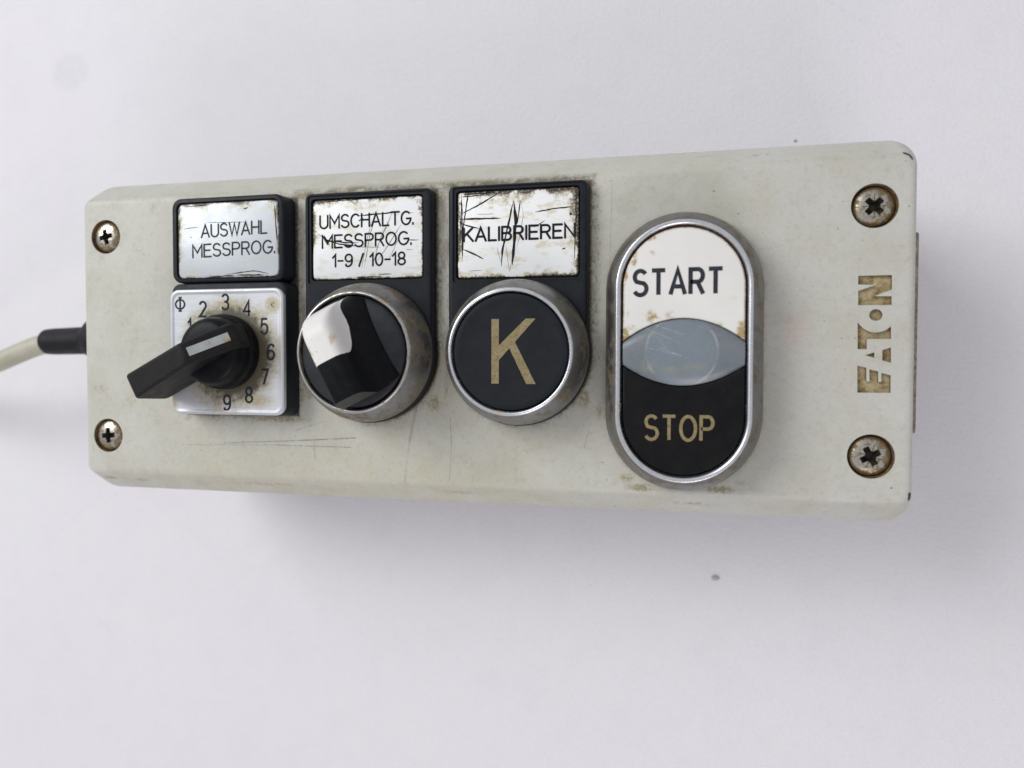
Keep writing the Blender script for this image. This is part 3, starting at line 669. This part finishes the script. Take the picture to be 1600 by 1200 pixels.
# K button cap
V, F = loft([circ(0, -4, r, z) for r, z in [(11.62, 7.9), (11.62, 9.9), (11.5, 10.15), (11.2, 10.26), (10.4, 10.22), (9.6, 10.12), (8.8, 10.1), (2, 10.1), (.2, 10.1)]]); make('button_cap', V, F, M['blackcap'], kb)
V = []; F = []
def addp(poly, z0, z1):
    b = len(V); v, f = prism(poly, z0, z1); V.extend(v); F.extend([tuple(i+b for i in q) for q in f])
addp([(-3.72, -10.3), (-2.2, -10.3), (-2.2, 2.5), (-3.72, 2.5)], 10.08, 10.22)
addp([(-3.65, -5.9), (-2.15, -5.6), (-2.2, -5.75), (5.2, 2.52), (3.3, 2.52), (-3.72, -5.0)][::1] if False else [(-3.6, -5.75), (-2.3, -5.75), (5.2, 2.52), (3.2, 2.52), (-3.6, -4.1)], 10.08, 10.228)
addp([(-.5, -2.4), (.65, -1.2), (5.25, -10.32), (3.35, -10.32)], 10.08, 10.235)
make('lettering', V, F, M['gold'], kb, smooth=False)

# ---- selector: domed disc and thumb paddle
scx, scy = -33.3, -4.05
V, F = loft([circ(scx, scy, r, z) for r, z in smoothprof([(11.7, 8.4), (11.65, 10.2), (11.2, 10.8), (9, 11.3), (5, 11.8), (1, 12.0)], 2)]); make('selector_disc', V, F, M['disc'], sel)
pa = R(116); vx, vy = math.cos(pa), math.sin(pa)
half = [(0.0, 23.6), (1.4, 23.55), (2.0, 23.48), (2.65, 23.15), (3.1, 22.5), (3.32, 21.8), (3.45, 21.0), (3.6, 19.5), (3.85, 18.0), (4.3, 16.6), (4.9, 15.3), (5.6, 13.9), (6.3, 12.7), (6.9, 11.7), (7.3, 10.8)]
half = smoothprof(half, 2)
hh_ = [half[0]]
for a, b in zip(half[:-1], half[1:]):
    m = max(1, int(math.hypot(b[0]-a[0], b[1]-a[1])/.16))
    hh_ += [(a[0]+(b[0]-a[0])*i/m, a[1]+(b[1]-a[1])*i/m) for i in range(1, m+1)]
half = hh_
full = [(-t, z) for t, z in half[::-1]]+[(t, z) for t, z in half[1:]]
ns = 220; grid = []
for i in range(ns+1):
    sn = -1+2*i/ns; row = []
    for t, z in full:
        smax = (10.0+(23.6-z)/12.5*1.4) if sn < 0 else (9.4+(23.6-z)/12.5*2.1)
        lim = math.sqrt(max(.01, 11.45**2-t*t)); smax = min(smax, lim)
        s = sn*smax
        drop = .0 if s < 3 else .085*(s-3)**2+.0022*(s-3)**4
        if s < -2: drop = .006*(s+2)**2
        k_ = max(0, min(1, (z-12.0)/(23.6-12.0)))
        zz = z-drop*k_
        row.append((s, t, zz))
    grid.append(row)
nv = len(full)
def W_(p): s, t, z = p; return (scx+s*vx-t*vy, scy+s*vy+t*vx, z)
Vp = [W_(p) for row in grid for p in row]
Fb = []; Fw = []
for i in range(ns):
    for j in range(nv-1):
        p = grid[i][j]; q = grid[i+1][j+1]; s = (p[0]+q[0])/2; z = (full[j][1]+full[j+1][1])/2
        f = (i*nv+j, (i+1)*nv+j, (i+1)*nv+j+1, i*nv+j+1)
        u_ = max(0, min(2.9, 1.1-s)); lim = 18.4+3.0-math.sqrt(9.0-u_*u_)-1.5*math.exp(-((s-4.4)/3.4)**2)
        (Fw if (s > -1.9 and z > lim) else Fb).append(f)
for i, dest in ((0, Fb), (ns, None)):
    for j in range(nv//2):
        a, b, c, d = i*nv+j, i*nv+j+1, i*nv+nv-2-j, i*nv+nv-1-j
        f = (a, b, c, d) if b != c else (a, b, d)
        if dest is not None: dest.append(f)
        else: (Fw if full[j][1] > 16.5 else Fb).append(f)
def sub(name, F, mat):
    used = sorted({i for f in F for i in f}); mp = {k: n for n, k in enumerate(used)}
    return make(name, [Vp[i] for i in used], [tuple(mp[i] for i in f) for f in F], mat, sel, sharp=40)
sub('thumb_grip', Fb, M['knob']); sub('indicator_insert', Fw, M['swhite'])

# ---- double push button
dcx, dcy, dL = 33.35, -4.0, 12.2
BD = smoothprof([(15.0, .03), (15.15, .4), (15.2, 2.6), (14.95, 4.6), (14.4, 6.6), (13.8, 8.2), (13.1, 9.3), (12.6, 9.7)], 2)
LD = smoothprof([(12.6, 9.7), (12.48, 9.84), (12.2, 9.87), (11.9, 9.78), (11.65, 9.5), (11.42, 7.0)], 2)
V, F = loft([stad(dcx, dcy, r, dL, z) for r, z in BD], False, False); dbl = make('double_push_button', V, F, M['bezel3'], box, sharp=60)
V, F = loft([stad(dcx, dcy, r, dL, z) for r, z in LD], False, False); make('bezel_lip', V, F, M['rim'], dbl, sharp=60)
V, F = loft([stad(dcx, dcy, 15.3, dL, .02), stad(dcx, dcy, 15.25, dL, .35), stad(dcx, dcy, 14.9, dL, .5)], False, False); make('gasket', V, F, M['rubber'], dbl)
V, F = loft([stad(dcx, dcy, 11.4, dL, 7.0), stad(dcx, dcy, 11.4, dL, 7.3)]); make('button_well', V, F, M['rubber'], dbl)
rc_ = 11.25
def arcy(x, mid, end): return mid+(end-mid)*(x/rc_)**2
def capshape(top):
    N = 24; pts = []
    if top:
        pts += [(rc_*math.cos(math.pi*i/40), dL+rc_*math.sin(math.pi*i/40)) for i in range(41)]
        pts += [(x, arcy(x, 6.35, 2.05)) for x in [-rc_+2*rc_*i/N for i in range(N+1)]]
    else:
        pts += [(rc_*math.cos(math.pi+math.pi*i/40), -dL+rc_*math.sin(math.pi+math.pi*i/40)) for i in range(41)]
        pts += [(x, arcy(x, -6.55, -2.7)) for x in [rc_-2*rc_*i/N for i in range(N+1)]]
    return pts
def inset(pts, g):
    n = len(pts); out = []
    A = sum(pts[i][0]*pts[(i+1) % n][1]-pts[(i+1) % n][0]*pts[i][1] for i in range(n)); sg = 1 if A > 0 else -1
    for i in range(n):
        a, p, b = Vector(pts[i-1]), Vector(pts[i]), Vector(pts[(i+1) % n])
        d1 = (p-a); d2 = (b-p)
        d1 = d1.normalized() if d1.length > 1e-6 else d2.normalized(); d2 = d2.normalized() if d2.length > 1e-6 else d1
        m = (d1+d2).normalized(); nn = Vector((-m.y, m.x))*sg; c = max(.5, nn.dot(Vector((-d2.y, d2.x))*sg)); out.append(tuple(p+nn*g/c))
    return out
def capobj(name, pts, zt, mat, zb=7.2, e=.35):
    rg = [[(dcx+x, dcy+y, z) for x, y in inset(pts, g)] for g, z in ((0, zb), (0, zt-e), (e*.12, zt-e*.5), (e*.45, zt-e*.12), (e, zt))]
    V, F = loft(rg); return make(name, V, F, mat, dbl, sharp=40)
capobj('start_cap', capshape(True), 9.45, M['start']); capobj('stop_cap', capshape(False), 9.15, M['stopcap'])
# lens, gently domed: concentric insets towards the middle line
N = 32; xs = [-rc_+.02+2*(rc_-.02)*i/N for i in range(N+1)]
up = [(x, arcy(x, 6.2, 1.9)) for x in xs]; lo = [(x, arcy(x, -6.4, -2.55)) for x in xs]
V = []; F = []; m = 14
for i in range(N+1):
    for j in range(m+1):
        f = j/m; y = lo[i][1]+(up[i][1]-lo[i][1])*f; u = 2*f-1; xx = xs[i]/rc_
        z = 9.0+1.25*(1-abs(u)**2.6)*(1-.55*xx*xx)-.5*max(0, abs(u)-.9)*10*.3
        V.append((dcx+xs[i], dcy+y, z))
for i in range(N):
    for j in range(m): a = i*(m+1)+j; F.append((a, a+m+1, a+m+2, a+1))
b0 = len(V); rim = [i*(m+1) for i in range(N+1)]+[N*(m+1)+j for j in range(1, m+1)]+[i*(m+1)+m for i in range(N-1, -1, -1)]+[j for j in range(m-1, 0, -1)]
for r in rim: V.append((V[r][0], V[r][1], 7.4))
for k in range(len(rim)): k2 = (k+1) % len(rim); F.append((rim[k], b0+k, b0+k2, rim[k2]))
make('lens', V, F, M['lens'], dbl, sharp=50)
word('lettering', 'START', 24.2, 40.4, 6.75, 6.85, 4.6, .79, 9.44, M['inkgrey'], dbl, rc=False, gap=.27)
word('lettering', 'STOP', 26.5, 38.95, -20.75, -20.75, 4.5, .62, 9.14, M['gold'], dbl, rc=False, gap=.28)

# ---- cable gland and cable at the left end
def tube(name, path, rad, mat, parent, n=20, capends=True):
    rg = []
    P = [Vector(p) for p in path]
    for i, p in enumerate(P):
        d = (P[min(i+1, len(P)-1)]-P[max(i-1, 0)]).normalized(); a = d.cross(Vector((0, 0, 1)));
        a = a.normalized() if a.length > .01 else Vector((0, 1, 0)); b = a.cross(d); r = rad[i] if isinstance(rad, list) else rad
        rg.append([tuple(p+a*r*math.cos(2*math.pi*k/n)+b*r*math.sin(2*math.pi*k/n)) for k in range(n)])
    V, F = loft(rg); return make(name, V, F, mat, parent, sharp=50)
gz = -21.0
gp = [(-108, .2, 9.5), (-110, .2, 9.5), (-113.2, .2, 8.5), (-118, .1, 7.0), (-122.5, 0, 6.5), (-124.4, -.1, 5.9), (-125.6, -.2, 4.9), (-126.4, -.25, 4.1), (-128, -.25, 3.8), (-138.5, -.5, 3.65), (-140.4, -.55, 3.5), (-141.0, -.6, 3.1), (-141.1, -.6, 2.5)]
gland = tube('cable_gland', [(x, y, gz) for x, y, r in gp], [r for x, y, r in gp], M['rubber'], box, 32)
hexr = [[(x, .2+10*math.cos(R(60*k+15)), gz+10*math.sin(R(60*k+15))) for k in range(6)] for x in (-110.2, -108.0)]
V, F = loft(hexr); make('gland_nut', V, F, M['rubber'], gland, bevel=.5, sharp=40)
cp = []
ctrl = [(-138, -.7, gz), (-144, -1.7, gz), (-150, -3.7, gz+.2), (-157, -6.2, gz+.2), (-165, -8.6, gz-.3), (-178, -12.6, gz-4), (-200, -15, gz-12), (-225, -15, -40), (-250, -12, -47), (-300, 0, -47)]
def cr(p0, p1, p2, p3, t): return tuple(.5*((2*b)+(-a+c)*t+(2*a-5*b+4*c-d)*t*t+(-a+3*b-3*c+d)*t**3) for a, b, c, d in zip(p0, p1, p2, p3))
for i in range(len(ctrl)-1):
    a = ctrl[max(i-1, 0)]; b = ctrl[i]; c = ctrl[i+1]; d = ctrl[min(i+2, len(ctrl)-1)]
    for k in range(6): cp.append(cr(a, b, c, d, k/6))
tube('cable', cp, 2.75, M['cable'], box, 24)

# ------------------------------------------------------------------ crumbs on the table
def crumb(name, x, y, r, label, seed):
    random.seed(seed); bm = bmesh.new(); bmesh.ops.create_icosphere(bm, subdivisions=2, radius=1)
    for v in bm.verts: v.co = Vector((v.co.x*r*1.0, v.co.y*r*.75, max(-.3, v.co.z)*r*.5))*random.uniform(.8, 1.2)*S
    me = bpy.data.meshes.new(name); bm.to_mesh(me); bm.free(); me.materials.append(M['crumb'])
    o = link(bpy.data.objects.new(name, me)); o.location = ((x+OX)*S, y*S, .3*r*.5*S); o['label'] = label; o['category'] = 'crumb'
    o['group'] = 'crumbs lying on the white tabletop'
crumb('crumb', 42.3, -63.4, .95, 'small grey brown crumb on the bare table below the double button', 3)
crumb('crumb', 60.9, 50.7, .45, 'tiny grey crumb on the table just above the upper long edge', 5)
